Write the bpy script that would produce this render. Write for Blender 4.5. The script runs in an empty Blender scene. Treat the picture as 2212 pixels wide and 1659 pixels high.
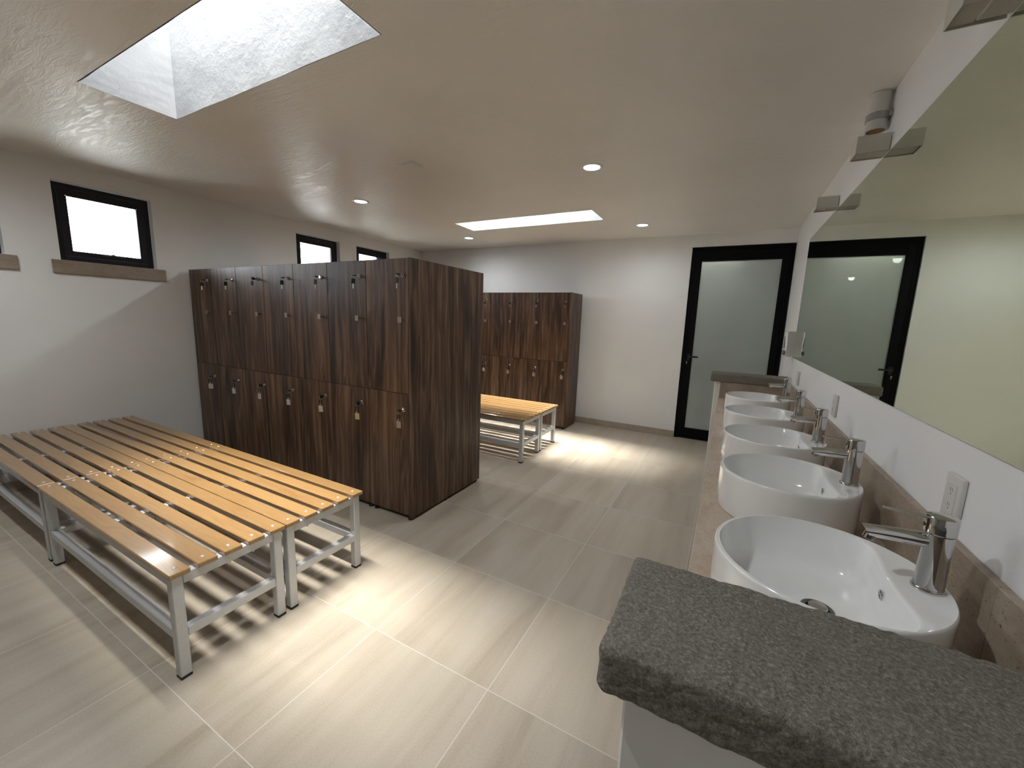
import bpy, bmesh, math, random
from mathutils import Vector, Matrix, noise

S = bpy.context.scene
C = S.collection
PI = math.pi
random.seed(7)

# ------------------------------------------------------------------ camera, sky, exposure
def make_camera():
    cam = bpy.data.cameras.new('camera')
    cam.sensor_fit = 'HORIZONTAL'
    cam.sensor_width = 36.0
    cam.lens = 36.0 * 863.8529 / 2212.0
    cam.clip_start = 0.02
    o = bpy.data.objects.new('camera', cam)
    C.objects.link(o)
    yaw, pit, rol = [math.radians(v) for v in (28.1235, -9.1379, 1.9916)]
    f = Vector((-math.sin(yaw) * math.cos(pit), math.cos(yaw) * math.cos(pit), math.sin(pit)))
    r = Vector((math.cos(yaw), math.sin(yaw), 0))
    u = r.cross(f)
    r2 = r * math.cos(rol) + u * math.sin(rol)
    u2 = u * math.cos(rol) - r * math.sin(rol)
    m = Matrix((r2, u2, -f)).transposed().to_4x4()
    m.translation = Vector((0, 0, 1.42))
    o.matrix_world = m
    S.camera = o
make_camera()

SKY = 8.0            # radiance of the overcast sky seen through the windows
SKYLIGHT_W = [35.0, 66.0]   # daylight entering each roof light
LED_W = [17.0, 27.0, 9.0, 14.0, 35.0, 27.0]
w = bpy.data.worlds.new('sky')
S.world = w
w.use_nodes = True
bg = w.node_tree.nodes['Background']
bg.inputs['Color'].default_value = (0.90, 0.95, 1.0, 1)
bg.inputs['Strength'].default_value = SKY

vs = S.view_settings
vs.view_transform = 'Standard'
vs.look = 'None'
vs.exposure = 1.18
vs.gamma = 1.0
vs.use_curve_mapping = False
cy = S.cycles
cy.use_denoising = True
cy.max_bounces = 9
cy.diffuse_bounces = 6
cy.glossy_bounces = 5
cy.transmission_bounces = 6
cy.transparent_max_bounces = 8
cy.caustics_reflective = False
cy.caustics_refractive = False
cy.sample_clamp_indirect = 6.0

# ------------------------------------------------------------------ measured layout (metres)
XL, XR, YB, YF, ZC = -4.655, 0.535, 5.387, -5.2, 2.491
WIN_Y = [(0.282, 0.887), (1.164, 1.769), (3.135, 3.745), (4.017, 4.627)]
WIN_Z = (1.762, 2.358)
SKYL = [(-2.925, -1.305, 0.868, 1.275), (-2.928, -1.290, 3.925, 4.335)]
SHAFT = 2.0
DL = [(-0.970, 2.886), (-3.250, 2.868), (-0.965, 4.704), (-3.240, 4.680), (-0.970, 0.350), (-3.60, 0.30)]  # last position is an unseen lamp added to brighten the left side

def area(name, loc, sx, sy, power, color, rot=(0, 0, 0), portal=False, spread=PI):
    l = bpy.data.lights.new(name, 'AREA')
    l.shape = 'RECTANGLE'
    l.size, l.size_y = sx, sy
    l.energy = power
    l.color = color
    l.spread = spread
    if portal:
        l.cycles.is_portal = True
    o = bpy.data.objects.new(name, l)
    o.location = loc
    o.rotation_euler = rot
    C.objects.link(o)
    return o
for (x0, x1, y0, y1), pw in zip(SKYL, SKYLIGHT_W):
    area('skylight_daylight', ((x0 + x1) / 2, (y0 + y1) / 2, ZC + SHAFT - 0.06), x1 - x0, y1 - y0 - 0.02, pw, (1.0, 0.97, 0.90), rot=(math.radians(13), 0, 0), spread=math.radians(64))
area('passage_fill', (-0.3, YB + 0.8, ZC - 0.03), 0.6, 0.3, 6.0, (1.0, 0.98, 0.94))  # unseen fill light added behind the door to lift its frosted pane
for (y0, y1) in WIN_Y:
    area('window_portal', (XL - 0.109, (y0 + y1) / 2, (WIN_Z[0] + WIN_Z[1]) / 2), 0.60, 0.60, 1.0, (1, 1, 1), (0, -PI / 2, 0), True)

# ------------------------------------------------------------------ materials
class NT:
    """tiny helper around a material's node tree"""
    def __init__(s, name):
        s.m = bpy.data.materials.new(name)
        s.m.use_nodes = True
        s.t = s.m.node_tree
        s.b = s.t.nodes['Principled BSDF']
        s.out = s.t.nodes['Material Output']
    def n(s, typ, **kw):
        nd = s.t.nodes.new(typ)
        for k, v in kw.items():
            setattr(nd, k, v)
        return nd
    def l(s, a, b):
        s.t.links.new(a, b)
    def val(s, sock, v):
        if hasattr(v, 'is_linked') or hasattr(v, 'links'):
            s.l(v, sock)
        else:
            sock.default_value = v
    def math(s, op, a, b=None, c=None, clamp=False):
        nd = s.n('ShaderNodeMath', operation=op, use_clamp=clamp)
        s.val(nd.inputs[0], a)
        if b is not None: s.val(nd.inputs[1], b)
        if c is not None: s.val(nd.inputs[2], c)
        return nd.outputs[0]
    def pos(s, jitter=0.0, scale=(1, 1, 1), loc=(0, 0, 0)):
        g = s.n('ShaderNodeNewGeometry').outputs['Position']
        if jitter:
            oi = s.n('ShaderNodeObjectInfo').outputs['Random']
            cm = s.n('ShaderNodeCombineXYZ')
            a = s.math('MULTIPLY', oi, jitter)
            for i in range(3): s.l(a, cm.inputs[i])
            ad = s.n('ShaderNodeVectorMath', operation='ADD')
            s.l(g, ad.inputs[0]); s.l(cm.outputs[0], ad.inputs[1])
            g = ad.outputs[0]
        mp = s.n('ShaderNodeMapping')
        s.l(g, mp.inputs['Vector'])
        mp.inputs['Scale'].default_value = scale
        mp.inputs['Location'].default_value = loc
        return mp.outputs[0]
    def noise(s, vec, scale, detail=4, rough=0.55, dist=0.0):
        nd = s.n('ShaderNodeTexNoise')
        s.l(vec, nd.inputs['Vector'])
        nd.inputs['Scale'].default_value = scale
        nd.inputs['Detail'].default_value = detail
        nd.inputs['Roughness'].default_value = rough
        nd.inputs['Distortion'].default_value = dist
        return nd.outputs[0]
    def ramp(s, fac, stops):
        nd = s.n('ShaderNodeValToRGB')
        s.l(fac, nd.inputs[0])
        e = nd.color_ramp.elements
        while len(e) < len(stops): e.new(0.5)
        for i, (p, c) in enumerate(stops):
            e[i].position = p
            e[i].color = (*c, 1) if len(c) == 3 else c
        return nd.outputs[0]
    def mix(s, fac, a, b, blend='MIX'):
        nd = s.n('ShaderNodeMix', data_type='RGBA', blend_type=blend)
        s.val(nd.inputs['Factor'], fac)
        for sock, v in ((nd.inputs[6], a), (nd.inputs[7], b)):
            if isinstance(v, tuple): sock.default_value = (*v, 1) if len(v) == 3 else v
            else: s.l(v, sock)
        return nd.outputs[2]
    def bump(s, h, strength=0.3, dist=0.01, prev=None):
        nd = s.n('ShaderNodeBump')
        nd.inputs['Strength'].default_value = strength
        nd.inputs['Distance'].default_value = dist
        s.l(h, nd.inputs['Height'])
        if prev is not None: s.l(prev, nd.inputs['Normal'])
        return nd.outputs[0]
    def set(s, **kw):
        for k, v in kw.items():
            k = k.replace('_', ' ')
            sock = s.b.inputs[k]
            if isinstance(v, tuple) and len(v) == 3: v = (*v, 1)
            s.val(sock, v)
        return s

def plain(name, col, rough=0.5, metal=0.0, coat=0.0, coatr=0.05, var=0.04, vscale=30, bump=0.0):
    t = NT(name)
    n = t.noise(t.pos(), vscale, 3)
    lo = tuple(c * (1 - var) for c in col); hi = tuple(min(1, c * (1 + var)) for c in col)
    t.set(Base_Color=t.ramp(n, [(0.3, lo), (0.7, hi)]), Roughness=rough, Metallic=metal)
    t.b.inputs['Coat Weight'].default_value = coat
    t.b.inputs['Coat Roughness'].default_value = coatr
    if bump: t.set(Normal=t.bump(n, bump, 0.004))
    return t.m

M = {}
def plaster(name, col, rough, bscale, bstr, bdist=0.004, streak=False, coat=0.0):
    t = NT(name)
    big = t.noise(t.pos(), 1.7, 3)
    c = t.ramp(big, [(0.3, tuple(v * 0.97 for v in col)), (0.7, tuple(min(1, v * 1.02) for v in col))])
    fine = t.noise(t.pos(), bscale, 5, 0.6)
    nm = t.bump(fine, bstr, bdist)
    if streak:      # trowel sweeps left in the skim coat
        sw = t.noise(t.pos(scale=(2.0, 11.0, 1), loc=(3, 1, 0)), 2.4, 6, 0.62, 1.6)
        swr = t.ramp(sw, [(0.42, (0, 0, 0)), (0.62, (1, 1, 1))])
        nm = t.bump(swr, 0.24, 0.006, nm)
        rough = t.math('ADD', t.math('MULTIPLY', swr, 0.13), 0.335)
        fl = t.noise(t.pos(scale=(5, 22, 1)), 4.0, 5, 0.6, 0.8)
        nm = t.bump(fl, 0.20, 0.004, nm)
    t.set(Base_Color=c, Roughness=rough, Normal=nm)
    t.b.inputs['Specular IOR Level'].default_value = 0.36 if streak else 0.5
    M[name] = t.m
plaster('wall_plaster', (0.85, 0.855, 0.86), 0.62, 60, 0.12)
plaster('ceiling_plaster', (0.90, 0.885, 0.85), 0.42, 45, 0.03, streak=True)
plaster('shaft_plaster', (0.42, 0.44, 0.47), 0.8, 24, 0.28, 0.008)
plaster('pier_plaster', (0.79, 0.785, 0.775), 0.75, 50, 0.15)

def tile_material():
    t = NT('floor_tile')
    g = t.n('ShaderNodeNewGeometry').outputs['Position']
    sp = t.n('ShaderNodeSeparateXYZ'); t.l(g, sp.inputs[0])
    ux = t.math('DIVIDE', t.math('ADD', sp.outputs[0], 1.280 + 60.0), 0.6)
    uy = t.math('DIVIDE', t.math('ADD', sp.outputs[1], -1.1588 + 60.0), 0.6)
    fx, fy = t.math('FRACT', ux), t.math('FRACT', uy)
    ix, iy = t.math('FLOOR', ux), t.math('FLOOR', uy)
    ex = t.math('MINIMUM', fx, t.math('SUBTRACT', 1.0, fx))
    ey = t.math('MINIMUM', fy, t.math('SUBTRACT', 1.0, fy))
    e = t.math('MINIMUM', ex, ey)
    grout = t.math('LESS_THAN', e, 0.0026)
    cid = t.n('ShaderNodeCombineXYZ'); t.l(ix, cid.inputs[0]); t.l(iy, cid.inputs[1])
    wn = t.n('ShaderNodeTexWhiteNoise', noise_dimensions='2D'); t.l(cid.outputs[0], wn.inputs['Vector'])
    off = t.n('ShaderNodeVectorMath', operation='SCALE'); t.l(wn.outputs['Color'], off.inputs[0]); off.inputs['Scale'].default_value = 37.0
    ad = t.n('ShaderNodeVectorMath', operation='ADD'); t.l(g, ad.inputs[0]); t.l(off.outputs[0], ad.inputs[1])
    rot = t.n('ShaderNodeMapping'); t.l(ad.outputs[0], rot.inputs['Vector'])
    rot.inputs['Rotation'].default_value = (0, 0, math.radians(9)); rot.inputs['Scale'].default_value = (7.0, 0.75, 1)
    v1 = t.noise(rot.outputs[0], 1.0, 6, 0.58, 0.35)
    rot2 = t.n('ShaderNodeMapping'); t.l(ad.outputs[0], rot2.inputs['Vector'])
    rot2.inputs['Rotation'].default_value = (0, 0, math.radians(13)); rot2.inputs['Scale'].default_value = (22.0, 1.2, 1)
    v2 = t.noise(rot2.outputs[0], 1.0, 4, 0.6, 0.25)
    speck = t.noise(t.pos(), 160, 2)
    c = t.ramp(v1, [(0.28, (0.345, 0.285, 0.215)), (0.46, (0.455, 0.392, 0.310)), (0.6, (0.505, 0.445, 0.362)), (0.78, (0.540, 0.490, 0.412))])
    c = t.mix(t.math('MULTIPLY', t.ramp(v2, [(0.60, (0, 0, 0)), (0.74, (1, 1, 1))]), 0.30), c, (0.40, 0.305, 0.21))
    c = t.mix(0.16, c, t.ramp(speck, [(0.35, (0.35, 0.31, 0.25)), (0.65, (0.62, 0.58, 0.51))]))
    tone = t.math('ADD', t.math('MULTIPLY', wn.outputs['Value'], 0.12), 0.94)
    sc = t.n('ShaderNodeVectorMath', operation='SCALE'); t.l(c, sc.inputs[0]); t.l(tone, sc.inputs['Scale'])
    c = t.mix(grout, sc.outputs[0], (0.66, 0.63, 0.57))
    h = t.math('SUBTRACT', 1.0, t.math('LESS_THAN', e, 0.004))
    nm = t.bump(h, 0.25, 0.002)
    nm = t.bump(v2, 0.06, 0.003, nm)
    nm = t.bump(speck, 0.05, 0.001, nm)
    rg = t.math('ADD', t.math('MULTIPLY', v1, 0.16), 0.30)
    t.set(Base_Color=c, Roughness=t.math('MAXIMUM', rg, t.math('MULTIPLY', grout, 0.8)), Normal=nm)
    M['floor_tile'] = t.m
tile_material()

def walnut():
    t = NT('walnut_laminate')
    p = t.pos(jitter=13.0, scale=(1, 1, 0.04))
    warp = t.noise(t.pos(jitter=13.0, scale=(2.0, 2.0, 0.42)), 1.6, 3)
    ad = t.n('ShaderNodeVectorMath', operation='MULTIPLY_ADD')
    cm = t.n('ShaderNodeCombineXYZ')
    t.l(warp, cm.inputs[0]); t.l(warp, cm.inputs[1])
    t.l(cm.outputs[0], ad.inputs[0]); ad.inputs[1].default_value = (0.17, 0.17, 0); t.l(p, ad.inputs[2])
    a = t.noise(ad.outputs[0], 10.0, 5, 0.52, 0.25)
    b = t.noise(ad.outputs[0], 34.0, 4, 0.55)
    f = t.noise(p, 170.0, 3, 0.6)
    c = t.ramp(a, [(0.36, (0.014, 0.008, 0.006)), (0.45, (0.052, 0.027, 0.018)), (0.51, (0.098, 0.050, 0.030)), (0.57, (0.155, 0.086, 0.050)), (0.67, (0.235, 0.146, 0.088))])
    c = t.mix(0.55, c, t.ramp(b, [(0.38, (0.012, 0.007, 0.005)), (0.51, (0.085, 0.045, 0.028)), (0.63, (0.240, 0.150, 0.092))]))
    c = t.mix(0.18, c, t.ramp(f, [(0.35, (0.015, 0.009, 0.007)), (0.7, (0.16, 0.10, 0.066))]))
    t.set(Base_Color=c, Roughness=0.42, Normal=t.bump(f, 0.05, 0.001))
    t.b.inputs['Specular IOR Level'].default_value = 0.36
    M['walnut'] = t.m
walnut()

def pine(name, reddish=False):
    t = NT(name)
    p = t.pos(jitter=21.0, scale=(0.09, 1, 1))
    warp = t.noise(t.pos(jitter=21.0, scale=(1.0, 3, 3)), 1.8, 3)
    cm = t.n('ShaderNodeCombineXYZ'); t.l(warp, cm.inputs[1]); t.l(warp, cm.inputs[2])
    ad = t.n('ShaderNodeVectorMath', operation='MULTIPLY_ADD')
    t.l(cm.outputs[0], ad.inputs[0]); ad.inputs[1].default_value = (0, 0.16, 0.16); t.l(p, ad.inputs[2])
    wv = t.n('ShaderNodeTexWave', wave_type='BANDS', bands_direction='Y')
    t.l(ad.outputs[0], wv.inputs['Vector'])
    wv.inputs['Scale'].default_value = 17.0
    wv.inputs['Distortion'].default_value = 3.0
    wv.inputs['Detail'].default_value = 2.0
    a = t.noise(ad.outputs[0], 60.0, 4, 0.6)
    c = t.ramp(wv.outputs['Fac'], [(0.0, (0.307, 0.181, 0.077)), (0.5, (0.336, 0.203, 0.091)), (1.0, (0.357, 0.220, 0.102))])
    c = t.mix(0.5, c, t.ramp(a, [(0.3, (0.277, 0.155, 0.063)), (0.7, (0.382, 0.239, 0.116))]))
    patch = t.noise(t.pos(jitter=21.0, scale=(1.6, 9, 9)), 1.5, 3)
    c = t.mix(t.math('MULTIPLY', t.ramp(patch, [(0.60, (0, 0, 0)), (0.74, (1, 1, 1))]), 0.5), c, (0.269, 0.126, 0.052))
    if reddish:
        g = t.n('ShaderNodeSeparateXYZ'); t.l(t.n('ShaderNodeNewGeometry').outputs['Position'], g.inputs[0])
        v = t.math('DIVIDE', t.math('SUBTRACT', g.outputs[1], 1.121), 0.0682)          # across the slat
        lim = t.math('ADD', t.math('MULTIPLY', t.math('ADD', g.outputs[0], 4.65), 0.52), 0.22)
        wob = t.math('MULTIPLY', t.math('SUBTRACT', t.noise(t.pos(scale=(1.6, 9, 9)), 2.0, 3), 0.5), 0.5)
        d = t.math('SUBTRACT', t.math('ADD', v, wob), lim)
        c = t.mix(t.math('MULTIPLY', t.ramp(d, [(0.0, (0, 0, 0)), (0.10, (1, 1, 1))]), 0.85), c, (0.125, 0.047, 0.028))
    oi = t.n('ShaderNodeObjectInfo').outputs['Random']
    sc = t.n('ShaderNodeVectorMath', operation='SCALE'); t.l(c, sc.inputs[0]); t.l(t.math('ADD', t.math('MULTIPLY', oi, 0.16), 0.90), sc.inputs['Scale'])
    gold = t.mix(1.0, sc.outputs[0], (1.02, 0.985, 0.86), 'MULTIPLY')
    t.set(Base_Color=gold, Roughness=0.34, Normal=t.bump(a, 0.03, 0.001))
    t.b.inputs['Coat Weight'].default_value = 0.7
    t.b.inputs['Coat Roughness'].default_value = 0.09
    M[name] = t.m
pine('pine_slat'); pine('pine_slat_red', True)

def cantera():
    t = NT('grey_stone')
    p = t.pos()
    a = t.noise(p, 9, 5, 0.6)
    b = t.noise(p, 185, 5, 0.7)
    c3 = t.noise(p, 420, 3, 0.65)
    col = t.ramp(a, [(0.3, (0.235, 0.218, 0.190)), (0.55, (0.305, 0.282, 0.245)), (0.75, (0.345, 0.315, 0.270))])
    col = t.mix(0.6, col, t.ramp(b, [(0.34, (0.12, 0.108, 0.092)), (0.52, (0.30, 0.276, 0.238)), (0.66, (0.56, 0.52, 0.455))]))
    vo = t.n('ShaderNodeTexVoronoi'); t.l(p, vo.inputs['Vector']); vo.inputs['Scale'].default_value = 120
    chips = t.math('LESS_THAN', vo.outputs['Distance'], 0.13)
    col = t.mix(t.math('MULTIPLY', chips, 0.55), col, (0.46, 0.43, 0.39))
    nm = t.bump(b, 1.0, 0.009)
    nm = t.bump(c3, 0.7, 0.003, nm)
    nm = t.bump(t.noise(p, 60, 3, 0.6), 0.7, 0.012, nm)
    t.set(Base_Color=col, Roughness=0.86, Normal=nm)
    t.b.inputs['Specular IOR Level'].default_value = 0.3
    M['stone'] = t.m
cantera()

def travertine(name, k=1.0):
    t = NT(name)
    p = t.pos(scale=(1, 0.45, 1))
    a = t.noise(p, 7, 5, 0.62, 0.4)
    b = t.noise(p, 60, 4, 0.65)
    stops = [(0.28, (0.34, 0.262, 0.195)), (0.48, (0.50, 0.405, 0.315)), (0.66, (0.61, 0.515, 0.42)), (0.8, (0.67, 0.585, 0.50))]
    col = t.ramp(a, [(q, tuple(v * k for v in cc)) for q, cc in stops])
    col = t.mix(0.3, col, t.ramp(b, [(0.3, (0.28 * k, 0.21 * k, 0.155 * k)), (0.7, (0.62 * k, 0.53 * k, 0.44 * k))]))
    pit = t.noise(t.pos(scale=(2.2, 1, 1.6)), 120, 3, 0.55, 0.6)
    pm = t.ramp(pit, [(0.635, (0, 0, 0)), (0.675, (1, 1, 1))])
    col = t.mix(t.math('MULTIPLY', pm, 0.8), col, (0.075, 0.058, 0.045))
    nm = t.bump(t.math('SUBTRACT', 1.0, pm), 0.5, 0.003)
    t.set(Base_Color=col, Roughness=0.42, Normal=nm)
    M[name] = t.m
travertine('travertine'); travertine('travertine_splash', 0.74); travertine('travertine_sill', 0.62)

M['porcelain'] = plain('porcelain', (0.86, 0.865, 0.86), 0.16, coat=0.8, coatr=0.03, var=0.01)
M['chrome'] = plain('chrome', (0.62, 0.62, 0.62), 0.06, metal=1.0, var=0.02)
M['steel'] = plain('brushed_steel', (0.50, 0.49, 0.47), 0.3, metal=1.0)
M['bolt'] = plain('bolt_steel', (0.78, 0.78, 0.77), 0.32, metal=0.7)
M['dark_steel'] = plain('dark_steel', (0.16, 0.155, 0.15), 0.3, metal=1.0)
M['nickel'] = plain('dull_nickel', (0.33, 0.28, 0.24), 0.42, metal=0.85)
M['silver_paint'] = plain('silver_paint', (0.56, 0.57, 0.58), 0.40, metal=0.25, var=0.05, vscale=200)
M['rubber'] = plain('black_rubber', (0.012, 0.012, 0.012), 0.6)
M['black_plastic'] = plain('black_plastic', (0.012, 0.012, 0.013), 0.45)
M['black_alu'] = plain('black_aluminium', (0.0035, 0.003, 0.0035), 0.55)
M['black_alu'].node_tree.nodes['Principled BSDF'].inputs['Specular IOR Level'].default_value = 0.12
M['dark_alu'] = plain('dark_window_aluminium', (0.016, 0.014, 0.018), 0.5)
M['dark_alu'].node_tree.nodes['Principled BSDF'].inputs['Specular IOR Level'].default_value = 0.25
M['white_plastic'] = plain('white_plastic', (0.86, 0.86, 0.855), 0.4, var=0.02)
M['outlet_plastic'] = plain('outlet_plastic', (0.66, 0.65, 0.63), 0.4, var=0.02)
M['grey_plastic'] = plain('grey_plastic', (0.19, 0.19, 0.19), 0.45)
M['pipe_plastic'] = plain('pipe_plastic', (0.66, 0.655, 0.64), 0.45, var=0.03)
M['band_grey'] = plain('band_grey', (0.38, 0.375, 0.375), 0.4, metal=0.3)
M['brown_liner'] = plain('brown_liner', (0.30, 0.165, 0.055), 0.7)
M['sconce_paint'] = plain('sconce_paint', (0.60, 0.585, 0.53), 0.5, var=0.02)
M['tag_grey'] = plain('tag_grey', (0.50, 0.47, 0.42), 0.5)
M['tag_tan'] = plain('tag_tan', (0.50, 0.38, 0.22), 0.5)
M['tag_brown'] = plain('tag_brown', (0.33, 0.26, 0.20), 0.5)
M['baseboard'] = plain('baseboard_tile', (0.42, 0.355, 0.285), 0.45, var=0.10, vscale=9)
M['ground_dirt'] = plain('ground_dirt', (0.40, 0.38, 0.34), 0.9, var=0.15, vscale=1.5)
M['eave'] = plain('eave_paint', (0.75, 0.74, 0.76), 0.8)

def mirror_mat():
    t = NT('mirror_glass')
    n = t.noise(t.pos(), 0.5, 2)
    t.set(Base_Color=t.ramp(n, [(0.3, (0.77, 0.85, 0.70)), (0.7, (0.79, 0.865, 0.72))]), Metallic=1.0, Roughness=0.0)
    M['mirror'] = t.m
mirror_mat()

def frosted():
    t = NT('frosted_glass')
    n = t.noise(t.pos(), 3.0, 3)
    t.set(Base_Color=t.ramp(n, [(0.3, (0.40, 0.44, 0.41)), (0.7, (0.44, 0.48, 0.45))]), Roughness=0.5)
    t.b.inputs['Transmission Weight'].default_value = 0.55
    t.b.inputs['Coat Weight'].default_value = 1.0
    t.b.inputs['Coat Roughness'].default_value = 0.02
    M['frosted'] = t.m
frosted()

def clear_pane():
    t = NT('window_glass')
    fr = t.n('ShaderNodeFresnel'); fr.inputs[0].default_value = 1.45
    n = t.noise(t.pos(), 2.0, 2)
    tr = t.n('ShaderNodeBsdfTransparent'); t.l(t.ramp(n, [(0.3, (0.94, 0.96, 0.97)), (0.7, (0.96, 0.97, 0.98))]), tr.inputs[0])
    gl = t.n('ShaderNodeBsdfGlossy'); gl.inputs['Roughness'].default_value = 0.02
    mx = t.n('ShaderNodeMixShader')
    t.l(fr.outputs[0], mx.inputs[0]); t.l(tr.outputs[0], mx.inputs[1]); t.l(gl.outputs[0], mx.inputs[2])
    t.l(mx.outputs[0], t.out.inputs['Surface'])
    M['pane'] = t.m
clear_pane()

def led():
    t = NT('led_lens')
    n = t.noise(t.pos(), 40, 2)
    t.set(Base_Color=(0.8, 0.9, 0.9), Emission_Color=t.ramp(n, [(0.3, (0.80, 0.97, 1.0)), (0.7, (0.84, 1.0, 1.0))]))
    t.b.inputs['Emission Strength'].default_value = 2.6
    M['led'] = t.m
led()

# ------------------------------------------------------------------ mesh helpers
def BM():
    return bmesh.new()

def box(bm, x0, x1, y0, y1, z0, z1, bev=0.0, seg=2):
    r = bmesh.ops.create_cube(bm, size=1.0)
    vv = r['verts']
    for v in vv:
        v.co = Vector(((x0 + x1) / 2 + v.co.x * (x1 - x0), (y0 + y1) / 2 + v.co.y * (y1 - y0), (z0 + z1) / 2 + v.co.z * (z1 - z0)))
    if bev > 0:
        if seg == 2: seg = 1      # one flat chamfer keeps the broad faces flat-shaded
        ee = list({e for v in vv for e in v.link_edges})
        bmesh.ops.bevel(bm, geom=ee, offset=bev, segments=seg, affect='EDGES', profile=0.5)
    return bm

def lathe(bm, prof, c=(0, 0, 0), axis=(0, 0, 1), seg=32, sx=1.0, sy=1.0, caps=True):
    """prof: (radius, height) pairs along the axis"""
    q = Vector((0, 0, 1)).rotation_difference(Vector(axis).normalized())
    c = Vector(c)
    rings = []
    for (r, h) in prof:
        rings.append([bm.verts.new(c + q @ Vector((r * sx * math.cos(2 * PI * i / seg), r * sy * math.sin(2 * PI * i / seg), h))) for i in range(seg)])
    for a, b in zip(rings, rings[1:]):
        for i in range(seg):
            j = (i + 1) % seg
            bm.faces.new((a[i], a[j], b[j], b[i]))
    if caps:
        bm.faces.new(list(reversed(rings[0])))
        bm.faces.new(rings[-1])
    return bm

def rod(bm, p0, p1, r, seg=16, r1=None):
    p0, p1 = Vector(p0), Vector(p1)
    d = p1 - p0
    L = d.length
    r1 = r if r1 is None else r1
    e = min(r, r1, L * 0.4) * 0.2
    return lathe(bm, [(r - e, 0), (r, e), (r1, L - e), (r1 - e, L)], p0, d, seg)

def torus(bm, c, R, r, axis=(0, 0, 1), seg=24, ms=10):
    q = Vector((0, 0, 1)).rotation_difference(Vector(axis).normalized())
    c = Vector(c)
    rings = []
    for i in range(seg):
        a = 2 * PI * i / seg
        rings.append([bm.verts.new(c + q @ Vector(((R + r * math.cos(b)) * math.cos(a), (R + r * math.cos(b)) * math.sin(a), r * math.sin(b)))) for b in [2 * PI * k / ms for k in range(ms)]])
    for i in range(seg):
        A, B = rings[i], rings[(i + 1) % seg]
        for k in range(ms):
            l = (k + 1) % ms
            bm.faces.new((A[k], B[k], B[l], A[l]))
    return bm

def obj(name, bm, mat, parent=None, loc=(0, 0, 0), smooth=True, angle=28):
    me = bpy.data.meshes.new(name)
    bmesh.ops.recalc_face_normals(bm, faces=bm.faces[:])
    bm.to_mesh(me)
    bm.free()
    me.materials.append(M[mat] if isinstance(mat, str) else mat)
    if smooth:
        me.shade_smooth()
        me.set_sharp_from_angle(angle=math.radians(angle))
    o = bpy.data.objects.new(name, me)
    C.objects.link(o)
    o.location = loc
    if parent is not None:
        o.parent = parent
    return o

def tag(o, label, cat, group=None):
    o['label'] = label
    o['category'] = cat
    if group: o['group'] = group
    return o

def thing(name, label, cat, loc=(0, 0, 0), group=None, rotz=0.0):
    o = bpy.data.objects.new(name, None)
    o.empty_display_size = 0.1
    C.objects.link(o)
    o.location = loc
    o.rotation_euler = (0, 0, rotz)
    return tag(o, label, cat, group)

def struct(o):
    o['kind'] = 'structure'
    return o

KIDS = {}
def copy_tree(o, parent=None):
    c = o.copy()
    C.objects.link(c)
    if parent is not None: c.parent = parent
    for ch in list(o.children):
        copy_tree(ch, c)
    return c

def dup(root, loc, label, group=None, rotz=None):
    r = copy_tree(root)
    r.location = loc
    if rotz is not None: r.rotation_euler = (0, 0, rotz)
    r['label'] = label
    if group: r['group'] = group
    return r

# ------------------------------------------------------------------ room shell
bm = BM(); box(bm, XL - 0.2, XR + 0.2, YF - 0.2, YB + 0.2, -0.12, 0.0)
struct(obj('floor', bm, 'floor_tile', smooth=False))

def plate_with_holes(bm, u0, u1, v0, v1, holes, put):
    """rectangles covering [u0,u1]x[v0,v1] except the holes; put(ua,ub,va,vb) adds one box"""
    us = sorted({u0, u1, *[h[0] for h in holes], *[h[1] for h in holes]})
    vsx = sorted({v0, v1, *[h[2] for h in holes], *[h[3] for h in holes]})
    for a, b in zip(us, us[1:]):
        run = None
        for c, d in zip(vsx, vsx[1:]):
            mu, mv = (a + b) / 2, (c + d) / 2
            if any(h[0] < mu < h[1] and h[2] < mv < h[3] for h in holes):
                if run: put(a, b, *run); run = None
            else:
                run = (run[0], d) if run else (c, d)
        if run: put(a, b, *run)

bm = BM()
plate_with_holes(bm, XL - 0.2, XR + 0.2, YF - 0.2, YB + 0.2, SKYL, lambda a, b, c, d: box(bm, a, b, c, d, ZC, ZC + 0.1))
struct(obj('ceiling', bm, 'ceiling_plaster', smooth=False))

bm = BM()
holes = [(y0, y1, WIN_Z[0], WIN_Z[1]) for y0, y1 in WIN_Y]
plate_with_holes(bm, YF, YB, 0.0, ZC, holes, lambda a, b, c, d: box(bm, XL - 0.112, XL, a, b, c, d))
struct(obj('wall_left', bm, 'wall_plaster', smooth=False))
bm = BM(); box(bm, XR, XR + 0.2, YF, YB, 0, ZC)
struct(obj('wall_right', bm, 'wall_plaster', smooth=False))
DX0, DZ = -0.4995, 2.3464
bm = BM()
plate_with_holes(bm, XL - 0.2, XR + 0.2, 0.0, ZC, [(DX0, XR, 0.0, DZ)], lambda a, b, c, d: box(bm, a, b, YB, YB + 0.15, c, d))
struct(obj('wall_back', bm, 'wall_plaster', smooth=False))
bm = BM(); box(bm, XL - 0.2, XR + 0.2, YF - 0.15, YF, 0, ZC)
struct(obj('wall_front', bm, 'wall_plaster', smooth=False))
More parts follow.
